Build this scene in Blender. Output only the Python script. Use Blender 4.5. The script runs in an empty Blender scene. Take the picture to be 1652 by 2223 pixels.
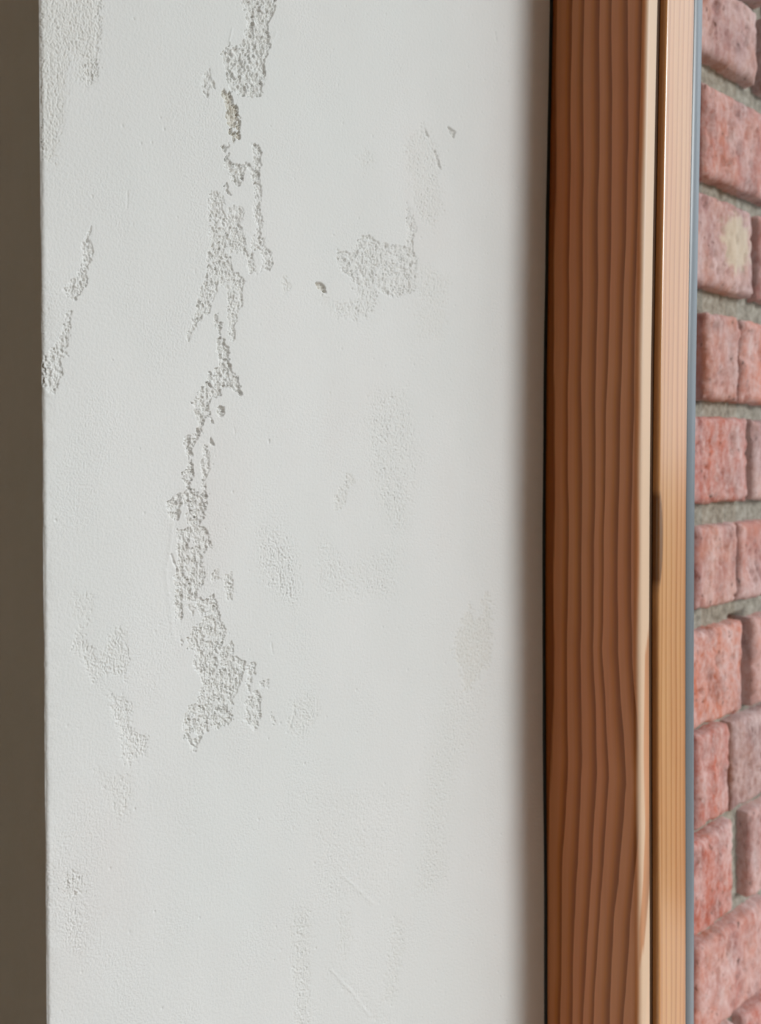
import bpy, math, random
import numpy as np
from mathutils import Vector

# ------------------------------------------------------------------ camera
SC = bpy.context.scene
COL = SC.collection
W_PX, H_PX, F_PX = 1652, 2223, 1664.0
CAM = np.array([0.284, -0.0696, 1.5])
YAW, PITCH = math.radians(52.6), math.radians(1.0)
PPX, PPY = 826.0, 1029.5                      # principal point (photo is cropped off-centre)
cam_d = bpy.data.cameras.new('camera')
cam_d.sensor_fit = 'VERTICAL'
cam_d.sensor_height = 36.0
cam_d.lens = F_PX / H_PX * 36.0
cam_d.shift_y = -(H_PX / 2 - PPY) / H_PX
cam_d.clip_start = 0.01
cam_d.clip_end = 500
cam_d.dof.use_dof = True
cam_d.dof.focus_distance = 0.305
cam_d.dof.aperture_fstop = 11.5
cam = bpy.data.objects.new('camera', cam_d)
cam.location = CAM
cam.rotation_euler = (math.pi / 2 - PITCH, 0, YAW)
COL.objects.link(cam)
SC.camera = cam
FWD = np.array([-math.sin(YAW) * math.cos(PITCH), math.cos(YAW) * math.cos(PITCH), -math.sin(PITCH)])
RGT = np.array([math.cos(YAW), math.sin(YAW), 0.0])
UPV = np.cross(RGT, FWD)


def project(p):
    d = p - CAM
    w = d @ FWD
    return PPX + F_PX * (d @ RGT) / w, PPY - F_PX * (d @ UPV) / w


def ray(u, v):
    return FWD + RGT * ((u - PPX) / F_PX) + UPV * ((PPY - v) / F_PX)


def on_x(u, v, x0):                            # photo point -> point of the plane x = x0
    r = ray(u, v)
    return CAM + r * ((x0 - CAM[0]) / r[0])


def on_y(u, v, y0):
    r = ray(u, v)
    return CAM + r * ((y0 - CAM[1]) / r[1])


# ------------------------------------------------------------------ sky, exposure
world = bpy.data.worlds.new('overcast_sky')
SC.world = world
world.use_nodes = True
nt = world.node_tree
nt.nodes.clear()
wo = nt.nodes.new('ShaderNodeOutputWorld')
wb = nt.nodes.new('ShaderNodeBackground')
wb.inputs['Color'].default_value = (0.885, 0.96, 1.03, 1)
wb.inputs['Strength'].default_value = 0.52
nt.links.new(wb.outputs[0], wo.inputs[0])
# hazy sun behind thin cloud, high to the right outside
sun_d = bpy.data.lights.new('hazy_sun', 'SUN')
sun_d.energy = 0.76
sun_d.angle = math.radians(18)
sun_d.color = (0.945, 0.975, 1.0)
sun = bpy.data.objects.new('hazy_sun', sun_d)
SUN_AZ, SUN_EL = math.radians(68), math.radians(20)      # azimuth from straight out towards the right
sun.rotation_euler = Vector((math.sin(SUN_AZ) * math.cos(SUN_EL), math.cos(SUN_AZ) * math.cos(SUN_EL), math.sin(SUN_EL))).to_track_quat('Z', 'Y').to_euler()
sun.location = (3, 2, 4)
COL.objects.link(sun)
SC.view_settings.view_transform = 'Standard'
SC.view_settings.look = 'None'
SC.view_settings.gamma = 1.0
SC.view_settings.use_curve_mapping = False
SC.view_settings.exposure = 1.64
SC.cycles.max_bounces = 10
SC.cycles.diffuse_bounces = 5
SC.cycles.use_adaptive_sampling = True
SC.cycles.adaptive_threshold = 0.05
SC.cycles.glossy_bounces = 4
SC.cycles.transparent_max_bounces = 24
SC.cycles.use_denoising = True

# ------------------------------------------------------------------ place dimensions (metres)
Y_FRAME = 0.266            # depth of the plaster reveal
X_SASH = 0.062             # frame stands this far out from the plaster
OPEN_W = 3.30              # opening width
Z0, Z1 = 1.03, 2.62        # opening bottom / top
WALL_T = 0.66              # wall thickness
rng = np.random.default_rng(11)



def bow(z):                                    # the joinery is not quite straight: up to 4 mm towards the room
    return 0.001 * np.interp(z, [1.03, 1.19, 1.26, 1.335, 1.405, 1.476, 1.545, 1.61, 1.68, 1.75, 1.9],
                             [-0.2, -0.6, -1.3, -2.5, -3.4, -3.7, -3.3, -2.2, -0.8, 0.9, 1.0])


Y_IN = -0.0008                                 # room-side face of the wall
# ------------------------------------------------------------------ numpy noise
_ANG = rng.random((256, 256)) * 2 * np.pi
_GX, _GY = np.cos(_ANG), np.sin(_ANG)


def perlin(x, y, seed=0):
    x = np.asarray(x, dtype=np.float64) + seed * 37.17
    y = np.asarray(y, dtype=np.float64) + seed * 91.73
    xi, yi = np.floor(x).astype(np.int64), np.floor(y).astype(np.int64)
    fx, fy = x - xi, y - yi
    u = fx * fx * fx * (fx * (fx * 6 - 15) + 10)
    v = fy * fy * fy * (fy * (fy * 6 - 15) + 10)
    x0, x1, y0, y1 = xi & 255, (xi + 1) & 255, yi & 255, (yi + 1) & 255

    def g(a, b, dx, dy):
        return _GX[a, b] * dx + _GY[a, b] * dy
    n0 = g(x0, y0, fx, fy) * (1 - u) + g(x1, y0, fx - 1, fy) * u
    n1 = g(x0, y1, fx, fy - 1) * (1 - u) + g(x1, y1, fx - 1, fy - 1) * u
    return (n0 * (1 - v) + n1 * v) * 1.4


def sstep(a, b, x):
    t = np.clip((x - a) / (b - a), 0, 1)
    return t * t * (3 - 2 * t)


# ------------------------------------------------------------------ mesh helpers
def link(name, verts, faces, mat, parent=None, smooth=True, attrs=None):
    me = bpy.data.meshes.new(name)
    verts = np.asarray(verts, dtype=np.float32)
    faces = np.asarray(faces, dtype=np.int32)
    n, k = faces.shape
    me.vertices.add(len(verts))
    me.vertices.foreach_set('co', verts.ravel())
    me.loops.add(n * k)
    me.loops.foreach_set('vertex_index', faces.ravel())
    me.polygons.add(n)
    me.polygons.foreach_set('loop_start', np.arange(0, n * k, k, dtype=np.int32))
    me.polygons.foreach_set('loop_total', np.full(n, k, dtype=np.int32))
    me.polygons.foreach_set('use_smooth', np.full(n, smooth, dtype=bool))
    for nm, arr in (attrs or {}).items():
        a = me.attributes.new(nm, 'FLOAT', 'POINT')
        a.data.foreach_set('value', np.asarray(arr, dtype=np.float32).ravel())
    me.update(calc_edges=True)
    me.validate()
    if mat:
        me.materials.append(mat)
    o = bpy.data.objects.new(name, me)
    COL.objects.link(o)
    if parent:
        o.parent = parent
    return o


def grid_faces(nr, nc, flip=False):
    i = np.arange(nr - 1)[:, None] * nc + np.arange(nc - 1)[None, :]
    f = np.stack([i, i + 1, i + nc + 1, i + nc], -1).reshape(-1, 4)
    return f[:, ::-1] if flip else f


def box_geo(x0, x1, y0, y1, z0, z1):
    v = [(x, y, z) for z in (z0, z1) for y in (y0, y1) for x in (x0, x1)]
    f = [(0, 2, 3, 1), (4, 5, 7, 6), (0, 1, 5, 4), (2, 6, 7, 3), (0, 4, 6, 2), (1, 3, 7, 5)]
    return v, f


def boxes(name, lst, mat, parent=None):
    V, Fc = [], []
    for b in lst:
        v, f = box_geo(*b)
        Fc += [tuple(i + len(V) for i in q) for q in f]
        V += v
    return link(name, V, Fc, mat, parent, smooth=False)


def tag(o, label, cat, kind='structure'):
    o['label'] = label
    o['category'] = cat
    o['kind'] = kind
    return o


# ------------------------------------------------------------------ materials
def new_mat(name):
    m = bpy.data.materials.new(name)
    m.use_nodes = True
    n = m.node_tree
    return m, n, n.nodes['Principled BSDF'], n.nodes['Material Output']


def N(nt_, kind, **kw):
    n = nt_.nodes.new(kind)
    for k, v in kw.items():
        if k in n.inputs:
            n.inputs[k].default_value = v
        else:
            setattr(n, k, v)
    return n


def ramp(nt_, stops, interp='LINEAR'):
    r = nt_.nodes.new('ShaderNodeValToRGB')
    cr = r.color_ramp
    cr.interpolation = interp
    while len(cr.elements) < len(stops):
        cr.elements.new(0.5)
    for e, (p, c) in zip(cr.elements, stops):
        e.position = p
        e.color = (*c, 1) if len(c) == 3 else c
    return r


def mixc(nt_, a, b, fac):
    m = nt_.nodes.new('ShaderNodeMix')
    m.data_type = 'RGBA'
    L = nt_.links.new
    for sock, val in ((m.inputs[6], a), (m.inputs[7], b), (m.inputs[0], fac)):
        if hasattr(val, 'is_output'):
            L(val, sock)
        elif isinstance(val, (int, float)):
            sock.default_value = val
        else:
            sock.default_value = (*val, 1)
    return m.outputs[2]


def plain_mat(name, col, rough=0.8):
    m, n, b, o = new_mat(name)
    b.inputs['Base Color'].default_value = (*col, 1)
    b.inputs['Roughness'].default_value = rough
    tc = N(n, 'ShaderNodeTexCoord')
    ns = N(n, 'ShaderNodeTexNoise', Scale=6.0, Detail=5.0)
    n.links.new(tc.outputs['Object'], ns.inputs['Vector'])
    c = mixc(n, tuple(x * 0.92 for x in col), tuple(min(1, x * 1.06) for x in col), ns.outputs[0])
    n.links.new(c, b.inputs['Base Color'])
    return m


def plaster_mat(name):
    m, n, b, o = new_mat(name)
    L = n.links.new
    b.inputs['Roughness'].default_value = 0.85
    b.inputs['Specular IOR Level'].default_value = 0.25
    tc = N(n, 'ShaderNodeTexCoord')
    n1 = N(n, 'ShaderNodeTexNoise', Scale=14.0, Detail=4.0)
    mp = N(n, 'ShaderNodeMapping')
    mp.inputs['Scale'].default_value = (1, 1, 0.45)
    L(tc.outputs['Object'], mp.inputs[0])
    L(mp.outputs[0], n1.inputs['Vector'])
    r1 = ramp(n, [(0.30, (0.74, 0.745, 0.73)), (0.46, (0.745, 0.74, 0.725)), (0.56, (0.76, 0.752, 0.738)), (0.72, (0.75, 0.727, 0.71))])
    L(n1.outputs[0], r1.inputs[0])
    at = N(n, 'ShaderNodeAttribute', attribute_name='warm')
    n2 = N(n, 'ShaderNodeTexNoise', Scale=700.0, Detail=2.0)
    L(tc.outputs['Object'], n2.inputs['Vector'])
    sand = ramp(n, [(0.35, (0.58, 0.53, 0.45)), (0.5, (0.68, 0.65, 0.585)), (0.65, (0.74, 0.72, 0.67))])
    L(n2.outputs[0], sand.inputs[0])
    c = mixc(n, r1.outputs[0], sand.outputs[0], at.outputs['Fac'])
    L(c, b.inputs['Base Color'])
    n3 = N(n, 'ShaderNodeTexNoise', Scale=1500.0, Detail=3.0, Roughness=0.7)
    L(tc.outputs['Object'], n3.inputs['Vector'])
    bp = N(n, 'ShaderNodeBump', Strength=0.35, Distance=0.00012)
    L(n3.outputs[0], bp.inputs['Height'])
    L(bp.outputs[0], b.inputs['Normal'])
    return m


LARCH = [(0.0, (0.66, 0.255, 0.105)), (0.34, (0.64, 0.238, 0.090)), (0.58, (0.55, 0.175, 0.034)),
         (0.80, (0.34, 0.088, 0.003)), (0.95, (0.28, 0.066, 0.002)), (1.0, (0.63, 0.240, 0.095))]
LARCH_SASH = [(0.0, (0.72, 0.345, 0.135)), (0.50, (0.70, 0.325, 0.115)), (0.80, (0.58, 0.225, 0.055)),
              (0.92, (0.53, 0.19, 0.040)), (1.0, (0.72, 0.345, 0.135))]


def wood_mat(name, rough=0.38, coat=0.4, dim=1.0, stops=LARCH):
    m, n, b, o = new_mat(name)
    L = n.links.new
    b.inputs['Roughness'].default_value = rough
    b.inputs['IOR'].default_value = 1.5
    b.inputs['Coat Weight'].default_value = coat
    b.inputs['Coat Roughness'].default_value = 0.22
    b.inputs['Coat IOR'].default_value = 1.65
    tc = N(n, 'ShaderNodeTexCoord')
    at = N(n, 'ShaderNodeAttribute', attribute_name='ring')
    mp = N(n, 'ShaderNodeMapping')
    mp.inputs['Scale'].default_value = (260, 260, 6)
    L(tc.outputs['Object'], mp.inputs[0])
    nf = N(n, 'ShaderNodeTexNoise', Scale=1.0, Detail=4.0, Roughness=0.65)
    L(mp.outputs[0], nf.inputs['Vector'])
    wob = N(n, 'ShaderNodeMath', operation='MULTIPLY_ADD')
    L(nf.outputs[0], wob.inputs[0])
    wob.inputs[1].default_value = 0.22
    L(at.outputs['Fac'], wob.inputs[2])
    fr = N(n, 'ShaderNodeMath', operation='FRACT')
    L(wob.outputs[0], fr.inputs[0])
    rr = ramp(n, stops)
    L(fr.outputs[0], rr.inputs[0])
    fib = ramp(n, [(0.25, (0.84, 0.80, 0.76)), (0.6, (1.0, 1.0, 1.0))])
    L(nf.outputs[0], fib.inputs[0])
    mul = n.nodes.new('ShaderNodeMix')
    mul.data_type = 'RGBA'
    mul.blend_type = 'MULTIPLY'
    mul.inputs[0].default_value = 0.7
    L(rr.outputs[0], mul.inputs[6])
    L(fib.outputs[0], mul.inputs[7])
    # slow board-long tone changes: redder heartwood, paler sapwood
    mp2 = N(n, 'ShaderNodeMapping')
    mp2.inputs['Scale'].default_value = (30, 30, 5)
    L(tc.outputs['Object'], mp2.inputs[0])
    n2 = N(n, 'ShaderNodeTexNoise', Scale=1.0, Detail=2.0)
    L(mp2.outputs[0], n2.inputs['Vector'])
    tone = ramp(n, [(0.3, (1.0, 0.90, 0.82)), (0.7, (1.0, 1.05, 1.05))])
    L(n2.outputs[0], tone.inputs[0])
    mul2 = n.nodes.new('ShaderNodeMix')
    mul2.data_type = 'RGBA'
    mul2.blend_type = 'MULTIPLY'
    mul2.inputs[0].default_value = 1.0
    L(mul.outputs[2], mul2.inputs[6])
    L(tone.outputs[0], mul2.inputs[7])
    edge_pale = N(n, 'ShaderNodeAttribute', attribute_name='edge_pale')
    c3 = mixc(n, mul2.outputs[2], (0.79, 0.57, 0.40), edge_pale.outputs['Fac'])
    knot = N(n, 'ShaderNodeAttribute', attribute_name='knot')
    c4 = mixc(n, c3, (0.20, 0.070, 0.013), knot.outputs['Fac'])
    c5 = mixc(n, (0.0, 0.0, 0.0), c4, dim)
    L(c5, b.inputs['Base Color'])
    bp = N(n, 'ShaderNodeBump', Strength=0.15, Distance=0.0002)
    L(nf.outputs[0], bp.inputs['Height'])
    L(bp.outputs[0], b.inputs['Normal'])
    return m


def glass_mat():
    m, n, b, o = new_mat('window_glass')
    L = n.links.new
    n.nodes.remove(b)
    tr = N(n, 'ShaderNodeBsdfTransparent')
    tr.inputs[0].default_value = (0.985, 0.995, 0.99, 1)
    gl = N(n, 'ShaderNodeBsdfGlossy', Roughness=0.0)
    # Schlick reflectance of a thin pane, the same from either side of each face
    ge = N(n, 'ShaderNodeNewGeometry')
    dt = N(n, 'ShaderNodeVectorMath', operation='DOT_PRODUCT')
    L(ge.outputs['Normal'], dt.inputs[0])
    L(ge.outputs['Incoming'], dt.inputs[1])
    ab = N(n, 'ShaderNodeMath', operation='ABSOLUTE')
    L(dt.outputs['Value'], ab.inputs[0])
    iv = N(n, 'ShaderNodeMath', operation='SUBTRACT', use_clamp=True)
    iv.inputs[0].default_value = 1.0
    L(ab.outputs[0], iv.inputs[1])
    pw = N(n, 'ShaderNodeMath', operation='POWER')
    L(iv.outputs[0], pw.inputs[0])
    pw.inputs[1].default_value = 5.0
    fz = N(n, 'ShaderNodeMath', operation='MULTIPLY_ADD')
    L(pw.outputs[0], fz.inputs[0])
    fz.inputs[1].default_value = 0.70
    fz.inputs[2].default_value = 0.035
    mx = N(n, 'ShaderNodeMixShader')
    L(fz.outputs[0], mx.inputs[0])
    L(tr.outputs[0], mx.inputs[1])
    L(gl.outputs[0], mx.inputs[2])
    L(mx.outputs[0], o.inputs[0])
    return m


def metal_mat(name, col, rough, metallic=0.9):
    m, n, b, o = new_mat(name)
    b.inputs['Base Color'].default_value = (*col, 1)
    b.inputs['Roughness'].default_value = rough
    b.inputs['Metallic'].default_value = metallic
    tc = N(n, 'ShaderNodeTexCoord')
    ns = N(n, 'ShaderNodeTexNoise', Scale=900.0, Detail=2.0)
    n.links.new(tc.outputs['Object'], ns.inputs['Vector'])
    bp = N(n, 'ShaderNodeBump', Strength=0.05, Distance=0.0002)
    n.links.new(ns.outputs[0], bp.inputs['Height'])
    n.links.new(bp.outputs[0], b.inputs['Normal'])
    return m


def brick_mat():
    m, n, b, o = new_mat('old_red_brick')
    L = n.links.new
    b.inputs['Roughness'].default_value = 0.9
    b.inputs['Specular IOR Level'].default_value = 0.2
    tc = N(n, 'ShaderNodeTexCoord')
    oi = N(n, 'ShaderNodeObjectInfo')
    off = N(n, 'ShaderNodeVectorMath', operation='MULTIPLY_ADD')
    L(oi.outputs['Random'], off.inputs[1])
    L(tc.outputs['Object'], off.inputs[2])
    off.inputs[0].default_value = (3.1, 7.7, 5.3)
    vec = off.outputs[0]

    def noise(s, d, r=0.6, zs=1.0):
        mp = N(n, 'ShaderNodeMapping')
        mp.inputs['Scale'].default_value = (1, 1, zs)
        L(vec, mp.inputs[0])
        t = N(n, 'ShaderNodeTexNoise', Scale=s, Detail=d, Roughness=r)
        L(mp.outputs[0], t.inputs['Vector'])
        return t.outputs[0]
    dark = n.nodes.new('ShaderNodeMix')
    dark.data_type = 'RGBA'
    dark.blend_type = 'MULTIPLY'
    dark.inputs[0].default_value = 1.0
    L(oi.outputs['Color'], dark.inputs[6])
    rd = ramp(n, [(0.30, (0.50, 0.38, 0.37)), (0.46, (0.90, 0.82, 0.80)), (0.64, (1.06, 0.92, 0.78))])
    L(noise(38, 4, 0.6, 0.7), rd.inputs[0])
    L(rd.outputs[0], dark.inputs[7])
    # pale bloom (efflorescence and lime) in patches
    rb = ramp(n, [(0.42, (0.0, 0.0, 0.0)), (0.62, (0.8, 0.8, 0.8))])
    mixn = N(n, 'ShaderNodeMath', operation='MULTIPLY_ADD')
    L(noise(300, 6, 0.75, 0.6), mixn.inputs[0])
    mixn.inputs[1].default_value = 0.45
    half = N(n, 'ShaderNodeMath', operation='MULTIPLY')
    L(noise(48, 6, 0.7, 0.55), half.inputs[0])
    half.inputs[1].default_value = 0.55
    L(half.outputs[0], mixn.inputs[2])
    L(mixn.outputs[0], rb.inputs[0])
    c2 = mixc(n, dark.outputs[2], (0.56, 0.42, 0.405), rb.outputs[0])
    # speckle of grit, dark pits
    rs = ramp(n, [(0.30, (1, 1, 1)), (0.39, (0, 0, 0))])
    L(noise(240, 4, 0.65, 0.5), rs.inputs[0])
    c3 = mixc(n, c2, (0.13, 0.06, 0.05), rs.outputs[0])
    lime = N(n, 'ShaderNodeAttribute', attribute_name='lime')
    c4 = mixc(n, c3, (0.50, 0.42, 0.31), lime.outputs['Fac'])
    L(c4, b.inputs['Base Color'])
    bp = N(n, 'ShaderNodeBump', Strength=0.5, Distance=0.0008)
    L(noise(600, 5, 0.7), bp.inputs['Height'])
    L(bp.outputs[0], b.inputs['Normal'])
    return m


def mortar_mat():
    m, n, b, o = new_mat('grey_lime_mortar')
    L = n.links.new
    b.inputs['Roughness'].default_value = 0.95
    tc = N(n, 'ShaderNodeTexCoord')
    ns = N(n, 'ShaderNodeTexNoise', Scale=160.0, Detail=6.0, Roughness=0.7)
    L(tc.outputs['Object'], ns.inputs['Vector'])
    r = ramp(n, [(0.3, (0.13, 0.11, 0.085)), (0.5, (0.26, 0.23, 0.185)), (0.7, (0.40, 0.37, 0.315))])
    L(ns.outputs[0], r.inputs[0])
    L(r.outputs[0], b.inputs['Base Color'])
    bp = N(n, 'ShaderNodeBump', Strength=0.7, Distance=0.0015)
    n2 = N(n, 'ShaderNodeTexNoise', Scale=900.0, Detail=3.0)
    L(tc.outputs['Object'], n2.inputs['Vector'])
    L(n2.outputs[0], bp.inputs['Height'])
    L(bp.outputs[0], b.inputs['Normal'])
    return m


M_PLASTER = plaster_mat('lime_plaster')
M_PLAIN = plain_mat('painted_wall', (0.82, 0.71, 0.58))
M_WHITE = plain_mat('white_plaster', (0.83, 0.76, 0.66))
M_FLOOR = plain_mat('floor_boards', (0.58, 0.43, 0.29), 0.6)
M_GROUND = plain_mat('garden_ground', (0.20, 0.19, 0.15), 0.95)
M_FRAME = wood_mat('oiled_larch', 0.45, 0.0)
M_SASH = wood_mat('oiled_larch_sash', 0.28, 1.0, 0.95, LARCH_SASH)
M_GLASS = glass_mat()
M_SPACER = metal_mat('aluminium_spacer', (0.16, 0.18, 0.205), 0.33, 0.0)
M_GROOVE_SHADE = plain_mat('brown_groove_shade', (0.075, 0.030, 0.008), 0.7)  # dark brown painted as the groove's shade
M_SEAL_GAP = plain_mat('black_seal_and_gap', (0.03, 0.03, 0.03), 0.6)
M_BRICK = brick_mat()
M_MORTAR = mortar_mat()

# ------------------------------------------------------------------ room shell
RX0, RX1, RY0, RZ1 = -1.6, 3.7, -2.3, 2.7
tag(boxes('floor', [(RX0, RX1, RY0, 0.0, -0.1, 0.0)], M_FLOOR), 'dark wooden floor boards of the room', 'floor')
tag(boxes('ceiling', [(RX0, RX1, RY0, WALL_T, RZ1, RZ1 + 0.1)], M_PLAIN), 'plain painted ceiling over the room', 'ceiling')
tag(boxes('wall_back', [(RX0, RX1, RY0 - 0.1, RY0, 0, RZ1)], M_PLAIN), 'plain wall of the room facing the window', 'wall')
tag(boxes('wall_west', [(RX0 - 0.1, RX0, RY0, WALL_T, 0, RZ1)], M_PLAIN), 'plain side wall of the room far left', 'wall')
tag(boxes('wall_east', [(RX1, RX1 + 0.1, RY0, WALL_T, 0, RZ1)], M_WHITE), 'plain side wall of the room far right', 'wall')
tag(boxes('wall_right', [(OPEN_W, RX1, 0, 0.40, 0, RZ1), (OPEN_W - 0.003, RX1, 0.40, WALL_T, 0, RZ1)], M_WHITE),
    'plastered wall on the far side of the window opening', 'wall')
tag(boxes('wall_below', [(0, OPEN_W, 0, WALL_T, 0, Z0)], M_WHITE), 'plastered wall under the window opening', 'wall')
tag(boxes('wall_above', [(0, OPEN_W, 0, WALL_T, Z1, RZ1)], M_WHITE), 'plastered lintel over the window opening', 'wall')
tag(boxes('ground', [(-60, 60, WALL_T + 0.02, 120, -0.4, -0.2)], M_GROUND), 'ground outside the window', 'ground')

# ------------------------------------------------------------------ worn plaster: traced patches
# (photo outline, recess mm, roughness mm, ragged px, soft px, warm)
DEEP, MID, WEAK, FINE = (0.95, 0.29, 5, 1.0, 0.24), (0.55, 0.25, 5, 1.5, 0.18), (0.06, 0.13, 14, 12, 0.12), (0.02, 0.12, 16, 26, 0.05)
P = []


def patch(kind, *pts, **kw):
    P.append((np.array(pts, float), list(kind), kw))


patch(DEEP, (526, -30), (604, -30), (598, 17), (589, 38), (581, 53), (586, 85), (585, 100), (579, 119), (573, 136), (576, 169), (573, 189), (562, 208), (539, 210), (519, 208), (509, 197), (502, 195), (496, 189), (491, 165), (488, 148), (483, 131), (481, 117), (492, 104), (498, 95), (515, 102), (526, 89), (533, 80), (534, 55), (532, 28), (528, 13))
patch(MID, (454, 148), (462, 176), (465, 191), (452, 191), (450, 212), (443, 210), (435, 180), (441, 165))
patch(DEEP, (484, 193), (492, 203), (501, 199), (507, 225), (514, 235), (519, 254), (521, 273), (519, 305), (513, 297), (506, 307), (500, 292), (494, 271), (490, 244), (486, 222), (481, 208), depth=1.1, warm=0.9)
patch(DEEP, (479, 318), (494, 318), (498, 305), (496, 343), (507, 356), (519, 356), (528, 364), (532, 352), (541, 358), (553, 364), (549, 339), (547, 318), (558, 311), (566, 328), (567, 350), (562, 392), (562, 402), (551, 400), (545, 375), (536, 364), (528, 377), (526, 393), (519, 403), (507, 396), (496, 381), (490, 360), (486, 335))
patch(MID, (547, 380), (562, 380), (567, 416), (563, 444), (570, 488), (566, 499), (567, 516), (575, 516), (572, 533), (589, 547), (589, 571), (585, 586), (566, 590), (572, 560), (562, 541), (551, 545), (549, 560), (553, 590), (541, 594), (536, 577), (545, 549), (547, 524), (558, 499), (553, 469), (551, 444), (555, 422), (553, 401))
patch(DEEP, (456, 416), (469, 418), (483, 427), (488, 441), (483, 452), (490, 473), (496, 471), (494, 460), (507, 446), (530, 454), (530, 473), (519, 486), (526, 499), (532, 524), (539, 549), (545, 562), (539, 571), (526, 549), (517, 547), (503, 556), (498, 566), (507, 592), (519, 594), (528, 605), (528, 630), (524, 664), (515, 677), (509, 710), (507, 740), (500, 744), (494, 727), (496, 698), (494, 666), (496, 634), (488, 624), (469, 617), (469, 634), (458, 660), (456, 681), (443, 683), (433, 698), (422, 710), (409, 740), (405, 732), (420, 704), (416, 694), (430, 651), (435, 628), (445, 602), (450, 571), (452, 541), (458, 524), (456, 507), (452, 482), (454, 460), (452, 439), depth=0.5)
patch(DEEP, (492, 397), (500, 422), (496, 424), (490, 405))
patch(DEEP, (464, 683), (473, 681), (475, 698), (482, 702), (481, 711), (477, 719), (481, 734), (490, 738), (496, 761), (496, 780), (500, 801), (515, 816), (519, 833), (524, 856), (519, 856), (507, 846), (494, 839), (483, 844), (481, 858), (471, 856), (469, 846), (464, 839), (462, 827), (454, 829), (450, 822), (454, 810), (460, 816), (464, 803), (475, 795), (475, 780), (471, 761), (469, 738), (477, 732), (475, 715), (467, 711))
patch(DEEP, (450, 827), (464, 841), (473, 846), (479, 858), (458, 869), (454, 882), (454, 907), (443, 909), (441, 924), (433, 947), (422, 964), (416, 971), (418, 1002), (420, 1034), (416, 1045), (409, 1060), (401, 1051), (392, 1030), (407, 1019), (409, 992), (401, 971), (397, 954), (405, 947), (422, 943), (433, 924), (426, 903), (420, 886), (414, 877), (424, 861), (435, 846))
patch(DEEP, (475, 880), (486, 884), (488, 899), (479, 907), (471, 894), ragged=2)
patch(DEEP, (459, 908), (465, 920), (458, 920), ragged=1)
patch(DEEP, (457, 950), (467, 968), (457, 966), ragged=1)
patch(MID, (441, 966), (454, 971), (456, 992), (454, 1024), (443, 1045), (447, 1064), (439, 1055), (439, 1034), (435, 1005), (441, 988))
patch(DEEP, (363, 1089), (378, 1077), (399, 1070), (411, 1062), (428, 1062), (431, 1081), (445, 1066), (452, 1077), (447, 1098), (443, 1127), (435, 1130), (422, 1147), (414, 1140), (403, 1119), (414, 1106), (403, 1098), (397, 1081), (392, 1098), (390, 1127), (378, 1130), (369, 1119), (363, 1102))
patch(DEEP, (379, 1150), (403, 1149), (420, 1140), (443, 1144), (453, 1150), (453, 1170), (460, 1186), (445, 1198), (437, 1214), (440, 1234), (445, 1252), (442, 1267), (427, 1277), (427, 1297), (442, 1303), (463, 1292), (473, 1313), (478, 1343), (491, 1376), (478, 1407), (493, 1404), (503, 1389), (506, 1425), (524, 1430), (536, 1447), (524, 1465), (519, 1493), (503, 1519), (503, 1567), (483, 1577), (463, 1582), (437, 1595), (432, 1615), (422, 1633), (412, 1615), (402, 1603), (397, 1570), (409, 1536), (430, 1524), (435, 1501), (442, 1486), (427, 1455), (419, 1440), (425, 1414), (407, 1407), (407, 1384), (422, 1361), (442, 1346), (435, 1328), (425, 1308), (409, 1303), (394, 1305), (394, 1323), (397, 1343), (381, 1346), (379, 1313), (381, 1290), (376, 1252), (386, 1231), (384, 1201), (389, 1175), depth=0.6)
patch(MID, (536, 1442), (554, 1440), (554, 1463), (542, 1488), (544, 1503), (562, 1498), (564, 1519), (567, 1554), (562, 1577), (552, 1587), (539, 1567), (524, 1567), (536, 1547), (531, 1526), (539, 1506), (534, 1481), depth=0.55)
patch(MID, (569, 1475), (582, 1478), (582, 1493), (559, 1491))
patch(MID, (488, 1247), (501, 1244), (506, 1262), (503, 1300), (493, 1303), (488, 1277), depth=0.25)
patch(MID, (463, 1236), (473, 1239), (475, 1257), (458, 1264), depth=0.25)
patch(MID, (407, 1315), (427, 1315), (419, 1338))
patch(MID, (391, 1379), (399, 1394), (394, 1402))
patch(MID, (587, 1549), (600, 1572), (592, 1577), depth=0.2)
patch(WEAK, (630, 1531), (676, 1506), (694, 1547), (656, 1602), (625, 1587))
# right-hand patch group
patch(MID, (783, 507), (793, 515), (798, 507), (811, 522), (831, 527), (849, 532), (882, 535), (884, 515), (882, 482), (882, 438), (887, 448), (895, 469), (903, 497), (897, 515), (897, 545), (905, 563), (900, 591), (901, 632), (892, 634), (875, 642), (849, 644), (834, 639), (819, 626), (816, 616), (793, 624), (778, 621), (765, 606), (745, 591), (737, 576), (730, 565), (732, 543), (758, 548), (773, 537), depth=0.5, amp=0.26)
patch(WEAK, (765, 606), (816, 616), (819, 637), (814, 667), (793, 687), (773, 695), (742, 687), (722, 670), (727, 657), (763, 657), (775, 647), depth=0.18, amp=0.18, soft=5)
patch(WEAK, (877, 316), (895, 296), (920, 273), (933, 298), (943, 321), (956, 362), (951, 393), (958, 456), (938, 494), (920, 482), (900, 451), (892, 382), (880, 357), depth=0.15, amp=0.14, soft=8)
patch(DEEP, (922, 278), (932, 296), (926, 296), ragged=1)
patch(DEEP, (942, 321), (950, 338), (959, 370), (953, 366), (945, 345), ragged=3, depth=0.6)
patch(DEEP, (971, 273), (989, 286), (985, 302), (976, 288), ragged=1.5, depth=0.9)
patch(DEEP, (684, 613), (695, 612), (705, 620), (709, 636), (700, 633), (690, 626), ragged=1.5, depth=1.3, warm=0.7)
patch(WEAK, (690, 630), (706, 640), (735, 680), (728, 690), (700, 650), amp=0.10)
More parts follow.
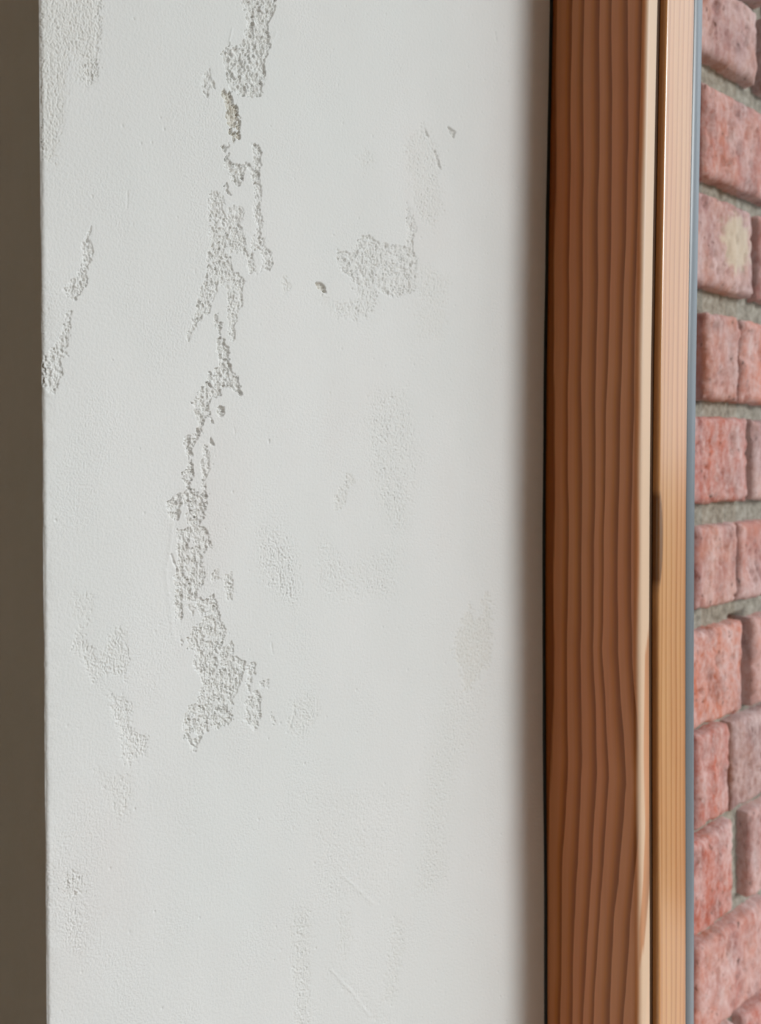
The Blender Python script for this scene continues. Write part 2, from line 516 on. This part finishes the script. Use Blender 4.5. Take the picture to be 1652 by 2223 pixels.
patch(WEAK, (905, 570), (976, 601), (966, 672), (930, 672), (908, 634))
patch(WEAK, (900, 660), (970, 670), (960, 740), (910, 735), amp=0.08)
patch(WEAK, (778, 342), (793, 319), (813, 347), (793, 377), soft=6)
patch(MID, (610, 606), (618, 596), (633, 621), (615, 644), depth=0.12, amp=0.15)
# left edge trail
patch(MID, (198, 490), (193, 517), (202, 537), (200, 566), (189, 575), (187, 620), (175, 638), (162, 652), (148, 643), (139, 625), (155, 607), (171, 602), (166, 580), (180, 571), (180, 546), (178, 530), depth=0.5)
patch(MID, (144, 677), (155, 674), (151, 715), (146, 751), (135, 760), (148, 771), (130, 782), (137, 805), (119, 854), (108, 850), (90, 827), (90, 782), (121, 746), (135, 724), depth=0.5)
patch(WEAK, (80, -30), (214, -30), (216, 56), (206, 173), (188, 188), (165, 165), (176, 131), (150, 113), (135, 263), (116, 353), (80, 338), amp=0.12, depth=0.08, warm=0.25)
patch(MID, (180, 143), (210, 120), (205, 176), (191, 188), depth=0.25)
patch(WEAK, (204, 0), (216, 0), (217, 60), (208, 170), (198, 175), (208, 60), depth=0.25, soft=4)
# lower-left soft trail
patch(WEAK, (188, 1346), (170, 1376), (182, 1393), (214, 1425), (240, 1379), (264, 1361), (275, 1414), (273, 1472), (240, 1461), (217, 1466), (208, 1478), (191, 1455), (176, 1420), (158, 1414), (167, 1373), depth=0.18, amp=0.13, soft=7)
patch(WEAK, (240, 1513), (275, 1519), (287, 1542), (275, 1572), (299, 1595), (316, 1601), (319, 1630), (302, 1648), (287, 1656), (270, 1645), (267, 1601), (255, 1572), (243, 1545), depth=0.2, amp=0.16, soft=6)
patch(WEAK, (208, 1668), (240, 1689), (287, 1671), (287, 1718), (275, 1770), (261, 1791), (246, 1747), (232, 1718), amp=0.10)
patch(WEAK, (152, 1285), (205, 1288), (196, 1346), (158, 1338), amp=0.08)
patch(WEAK, (138, 1896), (174, 1889), (179, 1937), (157, 1954), (136, 1949), amp=0.17, soft=8)
patch(FINE, (145, 1970), (180, 1970), (180, 2065), (160, 2065), (140, 2020))
# right / bottom soft areas
patch(WEAK, (1057, 1288), (1064, 1324), (1066, 1391), (1066, 1436), (1048, 1459), (1017, 1501), (1008, 1499), (1006, 1470), (990, 1436), (988, 1402), (999, 1357), (1021, 1317), (1026, 1339), (1044, 1344), (1048, 1308), depth=0.2, amp=0.13, soft=6, warm=0.3)
patch(FINE, (970, 1500), (1060, 1480), (1040, 1600), (990, 1680), (970, 1800), (960, 1930), (905, 1940), (920, 1800), (930, 1650), amp=0.12, warm=0.1)
patch(FINE, (809, 849), (877, 841), (896, 909), (912, 991), (899, 1059), (885, 1141), (855, 1160), (822, 1100), (803, 1018), (795, 909), amp=0.15, warm=0.1)
patch(FINE, (566, 1146), (604, 1149), (645, 1203), (648, 1263), (656, 1299), (634, 1318), (604, 1296), (564, 1247), amp=0.17)
patch(FINE, (689, 1165), (719, 1173), (752, 1225), (880, 1180), (860, 1300), (713, 1300), (684, 1263), amp=0.12)
patch(MID, (757, 1023), (773, 1045), (757, 1062), (746, 1102), (727, 1111), (724, 1086), depth=0.14, amp=0.16)
patch(WEAK, (641, 1972), (671, 1972), (671, 2115), (671, 2240), (640, 2240), (635, 2024), amp=0.14)
patch(WEAK, (738, 1978), (762, 1978), (762, 2024), (750, 2078), (735, 2054), amp=0.12)
patch(WEAK, (777, 1794), (795, 1812), (789, 1842), (774, 1836), amp=0.12)
patch(WEAK, (919, 1842), (968, 1812), (968, 1903), (943, 1933), (901, 1948), amp=0.13)
patch(WEAK, (856, 1993), (877, 2009), (874, 2054), (853, 2175), (835, 2175), (841, 2115), amp=0.13, depth=0.15)
patch(FINE, (660, 1720), (900, 1700), (870, 1960), (700, 1960), amp=0.07)
patch(FINE, (735, 2120), (840, 2220), (840, 2240), (715, 2110), amp=0.10, depth=0.12)


def poly_sd(u, v, poly):                       # signed distance in photo pixels, positive inside
    d2 = np.full(u.shape, 1e12)
    ins = np.zeros(u.shape, bool)
    n = len(poly)
    for i in range(n):
        x0, y0 = poly[i]
        x1, y1 = poly[(i + 1) % n]
        ex, ey = x1 - x0, y1 - y0
        t = np.clip(((u - x0) * ex + (v - y0) * ey) / max(ex * ex + ey * ey, 1e-9), 0, 1)
        d2 = np.minimum(d2, (u - x0 - t * ex) ** 2 + (v - y0 - t * ey) ** 2)
        c = (y0 > v) != (y1 > v)
        if y1 != y0:
            ins ^= c & (u < ex * (v - y0) / (y1 - y0) + x0)
    return np.where(ins, 1, -1) * np.sqrt(d2)


# ------------------------------------------------------------------ plaster reveal (real relief)
R_AR = 0.0016
us = np.arange(96.0, 1196.0, 1.5)
ys = np.array([on_x(u, 1000.0, 0.0)[1] for u in us])
YE = Y_FRAME - 0.0012                          # the skim stops short of the frame
ys = ys[(ys > Y_IN + R_AR + 0.0004) & (ys < YE - 0.0003)]
ys = np.concatenate([[Y_IN + R_AR], ys, [YE - 0.0002, YE, YE]])
ang = np.linspace(0, math.pi / 2, 9)[:-1]
px_ = np.concatenate([-R_AR + R_AR * np.sin(ang), np.zeros(len(ys))])
py_ = np.concatenate([Y_IN + R_AR - R_AR * np.cos(ang), ys])
nx_ = np.concatenate([np.sin(ang), np.ones(len(ys))])
ny_ = np.concatenate([-np.cos(ang), np.zeros(len(ys))])
# rows fan out with distance so that the relief is equally fine everywhere it is seen
tt = np.arange(-1260.0, 1040.0, 1.5) / F_PX
dist = (px_ - CAM[0]) * FWD[0] + (py_ - CAM[1]) * FWD[1]
NR, NC = len(tt) + 2, len(px_)
ZZ = np.empty((NR, NC))
ZZ[1:-1] = CAM[2] + tt[:, None] * dist[None, :]
ZZ[0], ZZ[-1] = Z0, Z1
YY = np.repeat(py_[None, :], NR, 0)
YY = YY + bow(ZZ) * np.clip((YY - 0.19) / (Y_FRAME - 0.19), 0, 1) ** 2
XX = np.repeat(px_[None, :], NR, 0)
U, V = project(np.stack([XX, YY, ZZ], -1))
mm_y, mm_z = YY * 1000, ZZ * 1000
rag1 = perlin(U / 13, V / 15, 1)
rag2 = perlin(U / 5.5, V / 6.5, 2)
rag3 = perlin(U / 3.0, V / 3.6, 16)
isl = perlin(U / 19, V / 30, 3) + 0.6 * perlin(U / 7, V / 9, 4) + 0.25 * rag3
terr = 0.5 + 0.5 * sstep(-0.12, 0.02, perlin(U / 9, V / 14, 17) + 0.35 * rag3)
REC = np.zeros((NR, NC))
AMP = np.zeros((NR, NC))
WARM = np.zeros((NR, NC))
for poly, (dep, amp, rag, soft, warm), kw in P:
    dep, amp, rag, soft, warm = kw.get('depth', dep), kw.get('amp', amp), kw.get('ragged', rag), kw.get('soft', soft), kw.get('warm', warm)
    mrg = soft * 2 + rag * 2
    lo, hi = poly.min(0) - mrg, poly.max(0) + mrg
    c_ok = np.where((U.max(0) > lo[0]) & (U.min(0) < hi[0]))[0]
    r_ok = np.where((V.min(1) < hi[1]) & (V.max(1) > lo[1]))[0]
    if not len(c_ok) or not len(r_ok):
        continue
    sl = (slice(r_ok[0], r_ok[-1] + 1), slice(c_ok[0], c_ok[-1] + 1))
    sd = poly_sd(U[sl], V[sl], poly)
    sd = sd + rag * (0.7 * rag1[sl] + 0.7 * rag2[sl] + 0.45 * rag3[sl])
    m = sstep(-soft, soft, sd)
    if dep >= 0.4 and rag > 3:
        m = m * sstep(-0.55, -0.47, isl[sl]) * (terr[sl] if dep < 1.05 else 1.0)   # flakes of skim that stayed on
    REC[sl] = np.maximum(REC[sl], dep * m)
    AMP[sl] = np.maximum(AMP[sl], amp * m)
    WARM[sl] = np.maximum(WARM[sl], warm * m)
g1 = perlin(mm_y / 1.05, mm_z / 1.6, 5)
g2 = perlin(mm_y / 0.60, mm_z / 0.85, 6)
g3 = perlin(mm_y / 0.38, mm_z / 0.50, 7)
grain = 0.50 * g1 + 0.80 * g2 + 0.65 * g3 - 1.3 * sstep(0.22, 0.5, perlin(mm_y / 0.8, mm_z / 1.4, 8))
broad = 0.30 * perlin(mm_y / 42, mm_z / 75, 9) + 0.12 * perlin(mm_y / 17, mm_z / 34, 10)
rub = sstep(-0.1, 0.5, perlin(mm_y / 24, mm_z / 40, 12))
fine = (0.022 + 0.035 * rub) * (g2 + 0.9 * g3) + 0.02 * g1
flow = 0.55 + 0.75 * sstep(-0.35, 0.35, perlin(U / 11, V / 21, 18))            # coarse and smoother drifts inside the bare patches
rift = sstep(0.085, 0.0, np.abs(perlin(U / 10, V / 27, 19) + 0.12 * rag3)) * sstep(-0.1, 0.25, perlin(U / 16, V / 22, 20))
Hh = - 0.75 * rift * sstep(0.12, 0.24, AMP) + broad + 1.8 * fine - 1.05 * REC + 1.8 * flow * (AMP ** 1.4 / 0.27 ** 0.4) * grain
# pinholes and specks in the skim
for _ in range(420):
    cy, cz = rng.uniform(1, 262), rng.uniform(1180, 1768)
    rr_, dd = rng.uniform(0.22, 0.45), rng.uniform(0.12, 0.4)
    a, b_ = np.searchsorted(py_[8:] * 1000, [cy - 1.2, cy + 1.2]) + 8
    c, d = np.searchsorted(mm_z[:, (a + b_) // 2] if b_ > a else mm_z[:, 20], [cz - 1.2, cz + 1.2])
    if b_ > a and d > c:
        q = ((mm_y[c:d, a:b_] - cy) ** 2 + (mm_z[c:d, a:b_] - cz) ** 2 * 0.6) / rr_ ** 2
        Hh[c:d, a:b_] -= dd * np.exp(-q)
# trowel lips and scratches (photo polyline, height mm, half-width px)
for pts, hgt, wid in [([(375, 1138), (368, 1200), (360, 1240), (366, 1290), (378, 1390)], 0.09, 4.0), ([(372, 1204), (378, 1222), (385, 1234)], -0.7, 2.0),
                      ([(743, 1900), (770, 1925), (808, 1960)], 0.14, 3.5), ([(720, 2108), (760, 2150), (802, 2205)], 0.16, 3.5),
                      ([(504, 62), (496, 98)], 0.2, 2.0), ([(600, 70), (586, 100)], 0.1, 3), ([(640, 1535), (630, 1580), (622, 1590)], -0.25, 1.8),
                      ([(588, 1395), (592, 1420)], -0.2, 1.5), ([(584, 955), (584, 962)], -0.5, 1.5), ([(508, 930), (510, 940)], -0.2, 2),
                      ([(277, 415), (276, 450)], -0.15, 2), ([(438, 905), (426, 955)], -0.3, 2), ([(775, 665), (772, 680)], -0.3, 1.5),
                      ([(1075, 70), (1078, 90)], -0.3, 2), ([(1132, 1555), (1080, 1575)], 0.0, 2)]:
    for (x0, y0), (x1, y1) in zip(pts[:-1], pts[1:]):
        seg = np.hypot(x1 - x0, y1 - y0)
        lo, hi = (min(x0, x1) - 12, min(y0, y1) - 12), (max(x0, x1) + 12, max(y0, y1) + 12)
        c_ok = np.where((U.max(0) > lo[0]) & (U.min(0) < hi[0]))[0]
        r_ok = np.where((V.min(1) < hi[1]) & (V.max(1) > lo[1]))[0]
        sl = (slice(r_ok[0], r_ok[-1] + 1), slice(c_ok[0], c_ok[-1] + 1))
        t = np.clip(((U[sl] - x0) * (x1 - x0) + (V[sl] - y0) * (y1 - y0)) / seg ** 2, 0, 1)
        q = np.hypot(U[sl] - x0 - t * (x1 - x0), V[sl] - y0 - t * (y1 - y0)) / wid
        Hh[sl] += hgt * np.exp(-q ** 2) * (1 + 0.7 * rag2[sl])
# the arris: hand-worn, wavy
edge = np.exp(-np.maximum(YY - R_AR - Y_IN, 0) / 0.0016) * (np.arange(NC) > 2)[None, :]
Hh = Hh * np.where(np.arange(NC) < 3, 0.0, 1.0)[None, :]
wav = 0.22 * perlin(mm_z / 23, 0 * mm_z + .5, 13) + 0.14 * perlin(mm_z / 6.5, 0 * mm_z + .5, 14) + 0.10 * perlin(mm_z / 2.2, mm_y / 3, 15)
Hh += edge * (wav - 0.1)
fade = np.ones((NR, 1))
fade[[0, -1]] = 0
Hh *= fade
Hh[:, -1] = 0.0
Hh[:, -2] -= 0.15
XX[:, -1] = -0.004
VX = XX + nx_[None, :] * Hh / 1000
VY = YY + ny_[None, :] * Hh / 1000
o = link('wall_reveal', np.stack([VX, VY, ZZ], -1).reshape(-1, 3), grid_faces(NR, NC), M_PLASTER, attrs={'warm': np.clip(WARM, 0, 1)})
tag(o, 'pale plaster window reveal with a crumbling rough trail down its middle', 'wall')

# ------------------------------------------------------------------ shaded wall face round the corner
xs = np.concatenate([[RX0, -0.6, -0.2], np.arange(-0.11, -R_AR + 0.0002, 0.0007)])
zl = np.concatenate([[0.0, Z0], np.arange(1.20, 1.74, 0.0008), [Z1, RZ1]])
XX2, ZZ2 = np.meshgrid(xs, zl)
mx, mz = XX2 * 1000, ZZ2 * 1000
h2 = 0.25 * perlin(mx / 30, mz / 60, 21) + 0.05 * perlin(mx / 1.6, mz / 2.0, 22) + 0.05 * perlin(mx / 0.9, mz / 1.2, 23)
pt = sstep(0.05, 0.45, perlin(mx / 22, mz / 34, 24)) * np.exp(-np.abs(mx) / 60)
h2 += 0.22 * pt * (perlin(mx / 1.7, mz / 2.2, 25) + 0.6 * perlin(mx / 1.0, mz / 1.2, 26))
h2 *= sstep(0.12, 0.10, -XX2) * sstep(R_AR, R_AR + 0.002, -XX2)
h2[[0, 1, -1, -2]] = 0
o = link('wall_left', np.stack([XX2, Y_IN - h2 / 1000, ZZ2], -1).reshape(-1, 3), grid_faces(len(zl), len(xs)), M_PLASTER, attrs={'warm': 0.15 * pt})
tag(o, 'shaded plaster wall face to the left of the corner edge', 'wall')
# core of that wall, behind both plaster faces
core = boxes('wall_core', [(RX0, -0.004, 0.004, 0.33, 0, RZ1), (-0.004, 0.0, 0.01, 0.33, 0, Z0), (-0.004, 0.0, 0.01, 0.33, Z1, RZ1)], M_PLAIN)
core.parent = o
core.name = 'masonry_core'

# ------------------------------------------------------------------ window: larch frame, sash, spacer, glass
win = bpy.data.objects.new('window_1', None)
win.location = (0, 0, 0)
COL.objects.link(win)
tag(win, 'orange-brown timber window with grooved jamb and grey glazing edge', 'window')

LINES_V = np.array([0, 550, 1100, 1400, 1660, 1950, 2223], float)
LINES = np.array([[-10, -6, 0, -2, -8, -16, -22], [15, 20, 25, 24, 20, 10, 4], [41, 46, 50, 48, 48, 33, 27], [67, 76, 80, 78, 80, 64, 54],
                  [102, 108, 107, 104, 114, 95, 79], [126, 134, 126, 122, 137, 116, 102], [160, 164, 154, 155, 172, 146, 137],
                  [184, 184, 180, 182, 199, 176, 160], [222, 225, 226, 232, 236, 222, 205], [260, 265, 270, 262, 258, 250, 262],
                  [290, 295, 300, 300, 300, 295, 300]], float)


def ring_at(rel, v):                           # which growth ring passes here (dark line = whole number)
    out = np.empty(rel.shape)
    for i in range(rel.shape[0]):
        ln = np.array([np.interp(v[i, 0], LINES_V, row) for row in LINES])
        ln = np.sort(ln)
        out[i] = np.interp(rel[i], ln, np.arange(len(ln)))
    return out


def arc(cx, cy, r, a0, a1, n):
    return [(cx + r * math.cos(math.radians(a)), cy + r * math.sin(math.radians(a))) for a in np.linspace(a0, a1, n)]


def extrude(name, prof, z0, z1, nz, mat, parent, attrfn=None, mirror=False):
    prof = np.array(prof, float)
    if mirror:
        prof = prof[::-1].copy()
        prof[:, 0] = OPEN_W - prof[:, 0]
    z = np.linspace(z0, z1, nz)
    n = len(prof)
    V3 = np.concatenate([np.repeat(prof[None], nz, 0), np.repeat(z[:, None, None], n, 1)], -1)
    at_ = attrfn(V3) if attrfn else None
    if not mirror:
        V3[..., 1] += bow(V3[..., 2])
    i = np.arange(nz - 1)[:, None] * n + np.arange(n)[None, :]
    j = np.arange(nz - 1)[:, None] * n + (np.arange(n) + 1)[None, :] % n
    f = np.stack([i, j, j + n, i + n], -1).reshape(-1, 4)
    return link(name, V3.reshape(-1, 3), f, mat, parent, attrs=at_)


RJ = 0.0034
X_JAMB = 0.0604
gap = 0.0005
jamb = [(gap, 0.305), (gap, Y_FRAME + 0.0009), (gap + 0.0009, Y_FRAME)]
jamb += [(x, Y_FRAME) for x in np.linspace(0.003, X_JAMB - RJ - 0.001, 56)]
jamb += arc(X_JAMB - RJ, Y_FRAME + RJ, RJ, -90, 0, 9)
jamb += [(X_JAMB, y) for y in np.linspace(Y_FRAME + RJ + 0.001, Y_FRAME + 0.0084, 6)]
jamb += arc(X_JAMB - 0.0006, Y_FRAME + 0.0090, 0.0006, 0, 90, 4)
jamb += [(X_JAMB - 0.010, Y_FRAME + 0.0096), (X_JAMB - 0.026, Y_FRAME + 0.0098), (X_JAMB - 0.026, 0.305)]
prof_len = np.concatenate([[0], np.cumsum(np.hypot(*np.diff(np.array(jamb), axis=0).T))])
i0 = 3


def jamb_attr(V3):
    rel = (prof_len - prof_len[i0]) / 0.000302
    v = project(V3[:, 30])[1]
    nz, n = V3.shape[:2]
    rel2 = np.repeat(rel[None], nz, 0)
    v2 = np.repeat(v[:, None], n, 1)
    wob = 2.5 * perlin(v2 / 260, rel2 / 60, 31) + 1.0 * perlin(v2 / 90, rel2 / 40, 32)
    ring = ring_at(np.maximum(rel2 + wob, -8), v2)
    ring = np.where(ring < 1.0, 0.70 + 0.3 * np.clip(ring, 0, 1), ring)
    edge_pale = sstep(184, 191, rel2 + 3 * perlin(v2 / 240, rel2 * 0, 33)) * 0.9  # paler colour from the jamb's rounded edge on towards the groove
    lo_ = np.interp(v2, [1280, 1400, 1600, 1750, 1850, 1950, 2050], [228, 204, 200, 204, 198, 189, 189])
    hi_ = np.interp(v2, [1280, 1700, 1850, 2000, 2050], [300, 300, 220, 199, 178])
    edge_pale *= 1 - 0.7 * sstep(-2, 2, rel2 - lo_) * sstep(-2, 2, hi_ - rel2)
    return {'ring': ring, 'edge_pale': edge_pale, 'knot': np.zeros_like(ring)}


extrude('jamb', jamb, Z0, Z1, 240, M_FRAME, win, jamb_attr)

YS0, YS1 = Y_FRAME + 0.0150, Y_FRAME + 0.0400
sash = [(0.020, YS1), (0.020, YS0), (X_SASH - 0.0022, YS0)]
sash += arc(X_SASH - 0.0016, YS0 + 0.0016, 0.0016, -90, 0, 7)
sash += [(X_SASH, y) for y in np.linspace(YS0 + 0.0020, YS1 - 0.001, 40)]
sash += arc(X_SASH - 0.0005, YS1 - 0.0005, 0.0005, 0, 90, 4)


def sash_attr(V3):
    v = project(V3[:, 20])[1]
    y = V3[..., 1]
    vv = np.repeat(v[:, None], V3.shape[1], 1)
    ring = (y - YS0) / 0.0042 + 0.25 * perlin(vv / 420, y * 90, 41) + 0.3 * perlin(vv * 0, y * 260, 42)
    kv = (vv - 1168) / 105.0
    kx = (y - YS0) / 0.0038
    knot = sstep(1.05, 0.85, np.sqrt(kv ** 2 + kx ** 2)) * 0.9
    return {'ring': ring + 20, 'edge_pale': np.full(ring.shape, 0.0), 'knot': knot}


extrude('sash_stile', sash, Z0, Z1, 420, M_SASH, win, sash_attr)
spacer = [(0.050, YS1 + 0.0003), (X_SASH - 0.0006, YS1 + 0.0003), (X_SASH - 0.0002, YS1 + 0.0007), (X_SASH - 0.0002, YS1 + 0.0082), (X_SASH - 0.0006, YS1 + 0.0086), (0.050, YS1 + 0.0086)]
sp = extrude('spacer_bar', spacer, Z0, Z1, 60, M_SPACER, win)
sp['label'] = 'grey metal edge strip beside the glass'
seal = [(0.048, YS1 - 0.0002), (X_SASH - 0.0008, YS1 - 0.0002), (X_SASH - 0.0008, YS1 + 0.0004), (0.048, YS1 + 0.0004)]
extrude('sealant_line', seal, Z0, Z1, 60, M_SEAL_GAP, win)
extrude('gap_strip', [(-0.0035, Y_FRAME - 0.0025), (-0.0008, Y_FRAME - 0.0025), (-0.0008, 0.300), (-0.0035, 0.300)], Z0, Z1, 60, M_SEAL_GAP, win)  # black strip between the plaster edge and the jamb
extrude('groove_shade', [(X_SASH - 0.025, Y_FRAME + 0.0094), (X_SASH - 0.0036, Y_FRAME + 0.0094), (X_SASH - 0.0036, YS0 + 0.0002), (X_SASH - 0.025, YS0 + 0.0002)], Z0, Z1, 60, M_GROOVE_SHADE, win)  # added dark strip standing in for shade inside the groove
outer = [(gap, 0.345), (gap, 0.306), (0.046, 0.306), (0.046, 0.316), (0.036, 0.330), (0.020, 0.345)]
extrude('outer_frame', outer, Z0, Z1, 60, M_FRAME, win)
# far jamb, head and bottom rail close the window (outside the picture)
extrude('jamb', jamb, Z0, Z1, 6, M_FRAME, win, None, mirror=True)
extrude('sash_stile', sash, Z0, Z1, 6, M_SASH, win, None, mirror=True)
boxes('head_rail', [(0.001, OPEN_W - 0.001, Y_FRAME, 0.345, Z1 - 0.062, Z1 - 0.001)], M_FRAME, win)
boxes('bottom_rail', [(0.001, OPEN_W - 0.001, Y_FRAME, 0.345, Z0 + 0.001, Z0 + 0.062)], M_FRAME, win)
for y0 in (YS1 + 0.0035,):
    g = boxes('glass_pane', [(0.0475, OPEN_W - 0.03, y0 + 0.0008, y0 + 0.0012, Z0 + 0.03, Z1 - 0.03)], M_GLASS, win)
    g['label'] = 'clear window pane'

# ------------------------------------------------------------------ brick outside
X_BR = -0.003
S0 = on_x(1510, 1000, X_BR)[1]                 # y of the first brick in view
mort_y = np.arange(0.335, WALL_T + 0.0001, 0.0035)
mort_z = np.concatenate([[Z0 - 0.02], np.arange(1.10, 1.84, 0.0035), [Z1 + 0.02]])
MY, MZ = np.meshgrid(mort_y, mort_z)
MX = X_BR - 0.0105 + 0.0012 * perlin(MY * 180, MZ * 180, 51) + 0.0009 * perlin(MY * 420, MZ * 420, 52)
for vt_, vb_, ya_, yb_ in [(670, 863, 0, 17), (1145, 1325, -7, 5), (1601, 1803, -3, 7), (2064, 2272, -3, 9), (1374, 1583, 67, 85)]:   # perished upright joints
    zt_, zb_ = on_x(1515, vt_, X_BR)[2], on_x(1515, vb_, X_BR)[2]
    k_ = sstep(0.004, 0.0, np.maximum(zb_ - MZ, MZ - zt_)) * sstep(0.004, 0.0, np.maximum(S0 + ya_ / 1000 - MY, MY - S0 - yb_ / 1000))
    MX = MX - 0.014 * k_
wb_ = link('wall_brick', np.stack([MX, MY, MZ], -1).reshape(-1, 3), grid_faces(len(mort_z), len(mort_y)), M_MORTAR)
tag(wb_, 'old red brick wall with grey mortar outside the window', 'wall')
bc = boxes('masonry_core', [(-1.2, -0.03, 0.34, WALL_T, 0, RZ1)], M_MORTAR, wb_)


def brick(y0, y1, z0, z1, col, seed, lime=None, tilt=0.0):
    ly, lz = y1 - y0, z1 - z0
    ny, nz = max(8, int(ly / 0.0022)), max(8, int(lz / 0.0022))
    a = np.linspace(-1, 1, ny)
    c = np.linspace(-1, 1, nz)
    A, C = np.meshgrid(a, c)
    yy = A * ly / 2
    zz = C * lz / 2
    mmy, mmz = yy * 1000, zz * 1000
    # ragged outline
    dy = 0.0013 * perlin(mmz / 13, mmz * 0 + np.sign(A) * 3, seed) + 0.0007 * perlin(mmz / 4.5, np.sign(A) * 7 + mmz * 0, seed + 1)
    dz = 0.0014 * perlin(mmy / 15, mmy * 0 + np.sign(C) * 3, seed + 2) + 0.0008 * perlin(mmy / 4.5, np.sign(C) * 7 + mmy * 0, seed + 3)
    yy = yy + dy * np.abs(A) ** 4
    zz = zz + dz * np.abs(C) ** 4
    ey, ez = (1 - np.abs(A)) * ly / 2, (1 - np.abs(C)) * lz / 2
    e = np.minimum(ey, ez) - 0.0012 * (0.5 + perlin(mmy / 9, mmz / 9, seed + 4))
    e = np.maximum(e, 0)
    rnd = 0.0030
    xx = -rnd * (1 - np.clip(e / rnd, 0, 1)) ** 2
    xx += 0.0011 * perlin(mmy / 14, mmz / 18, seed + 5) + 0.0006 * perlin(mmy / 5, mmz / 6, seed + 6) + 0.0004 * perlin(mmy / 2.4, mmz / 3, seed + 7)
    pit = sstep(0.42, 0.62, perlin(mmy / 5.5, mmz / 9, seed + 8))
    xx -= 0.0022 * pit
    crack = np.abs(perlin(mmy / 10, mmz / 38, seed + 9))
    xx -= 0.0042 * sstep(0.055, 0.0, crack) * sstep(0.0, 0.3, perlin(mmy / 20, mmz / 25, seed + 10))
    xx += tilt * A
    front = np.stack([xx, yy, zz], -1)
    # skirt runs back into the mortar
    ring = [(0, i) for i in range(ny)] + [(j, ny - 1) for j in range(1, nz)] + [(nz - 1, i) for i in range(ny - 2, -1, -1)] + [(j, 0) for j in range(nz - 2, 0, -1)]
    rv = np.array([front[j, i] for j, i in ring])
    rv2 = rv.copy()
    rv2[:, 0] = -0.030
    verts = np.concatenate([front.reshape(-1, 3), rv2])
    f = grid_faces(nz, ny).tolist()
    base, k = nz * ny, len(ring)
    for q in range(k):
        q2 = (q + 1) % k
        ia, ib = ring[q][0] * ny + ring[q][1], ring[q2][0] * ny + ring[q2][1]
        f.append([ib, ia, base + q, base + q2])
    lim = np.zeros(len(verts))
    if lime:
        ly_, lz_, rad, st = lime
        q = np.hypot(yy - ly_, zz - lz_) / rad + 0.35 * perlin(mmy / 5, mmz / 5, seed + 11)
        lim[:base] = (sstep(1.0, 0.6, q) * st).ravel()
    ob = link('brick', verts, f, M_BRICK, wb_, attrs={'lime': lim})
    ob.location = (X_BR, (y0 + y1) / 2, (z0 + z1) / 2)
    ob.color = (*col, 1)
    return ob


# rows: top/bottom in the photo at the left edge of the view, joints as depth beyond that edge (mm), colours
PINK, ROSE, RED, ORANGE, DULL, LILAC = (0.40, 0.200, 0.175), (0.39, 0.170, 0.145), (0.38, 0.115, 0.085), (0.45, 0.15, 0.095), (0.27, 0.145, 0.13), (0.37, 0.215, 0.205)
rows = [
    (-310, -105, [(-90, -8), (4, 96), (106, 200)], [RED, PINK, ROSE], None),
    (-72, 100, [(-90, 82), (93, 190)], [LILAC, DULL], None),
    (164, 371, [(-97, -1), (9, 112), (122, 215)], [RED, ROSE, PINK], None),
    (410, 614, [(-60, 78), (88, 190)], [LILAC, ROSE], (0.044, 0.004, 0.024, 0.75)),
    (670, 863, [(-97, 1), (16, 60), (62.5, 140), (150, 230)], [ROSE, PINK, ORANGE, RED], None),
    (902, 1094, [(-50, 73), (82, 190)], [RED, LILAC], None),
    (1145, 1325, [(-97, -6), (4, 59), (61.5, 150), (160, 230)], [RED, PINK, ROSE, PINK], None),
    (1374, 1583, [(-50, 68), (84, 190)], [ORANGE, PINK], None),
    (1601, 1803, [(-97, -2), (6, 50), (54, 150), (160, 230)], [PINK, RED, DULL, ROSE], None),
    (1830, 2034, [(-50, 57), (80, 190)], [RED, PINK], None),
    (2064, 2272, [(-97, -2), (8, 112), (122, 215)], [PINK, ROSE, RED], None),
    (2302, 2510, [(-50, 62), (74, 190)], [ROSE, RED], None),
]
seed = 100
for vt, vb, spans, cols, lime in rows:
    zt = on_x(1515, vt, X_BR)[2]
    zb = on_x(1515, vb, X_BR)[2]
    for k, ((a, b), c) in enumerate(zip(spans, cols)):
        ya, yb = max(0.336, S0 + a / 1000), min(WALL_T, S0 + b / 1000)
        if yb - ya < 0.02:
            continue
        seed += 17
        brick(ya, yb, zb, zt, c, seed, lime if k == 0 else None)
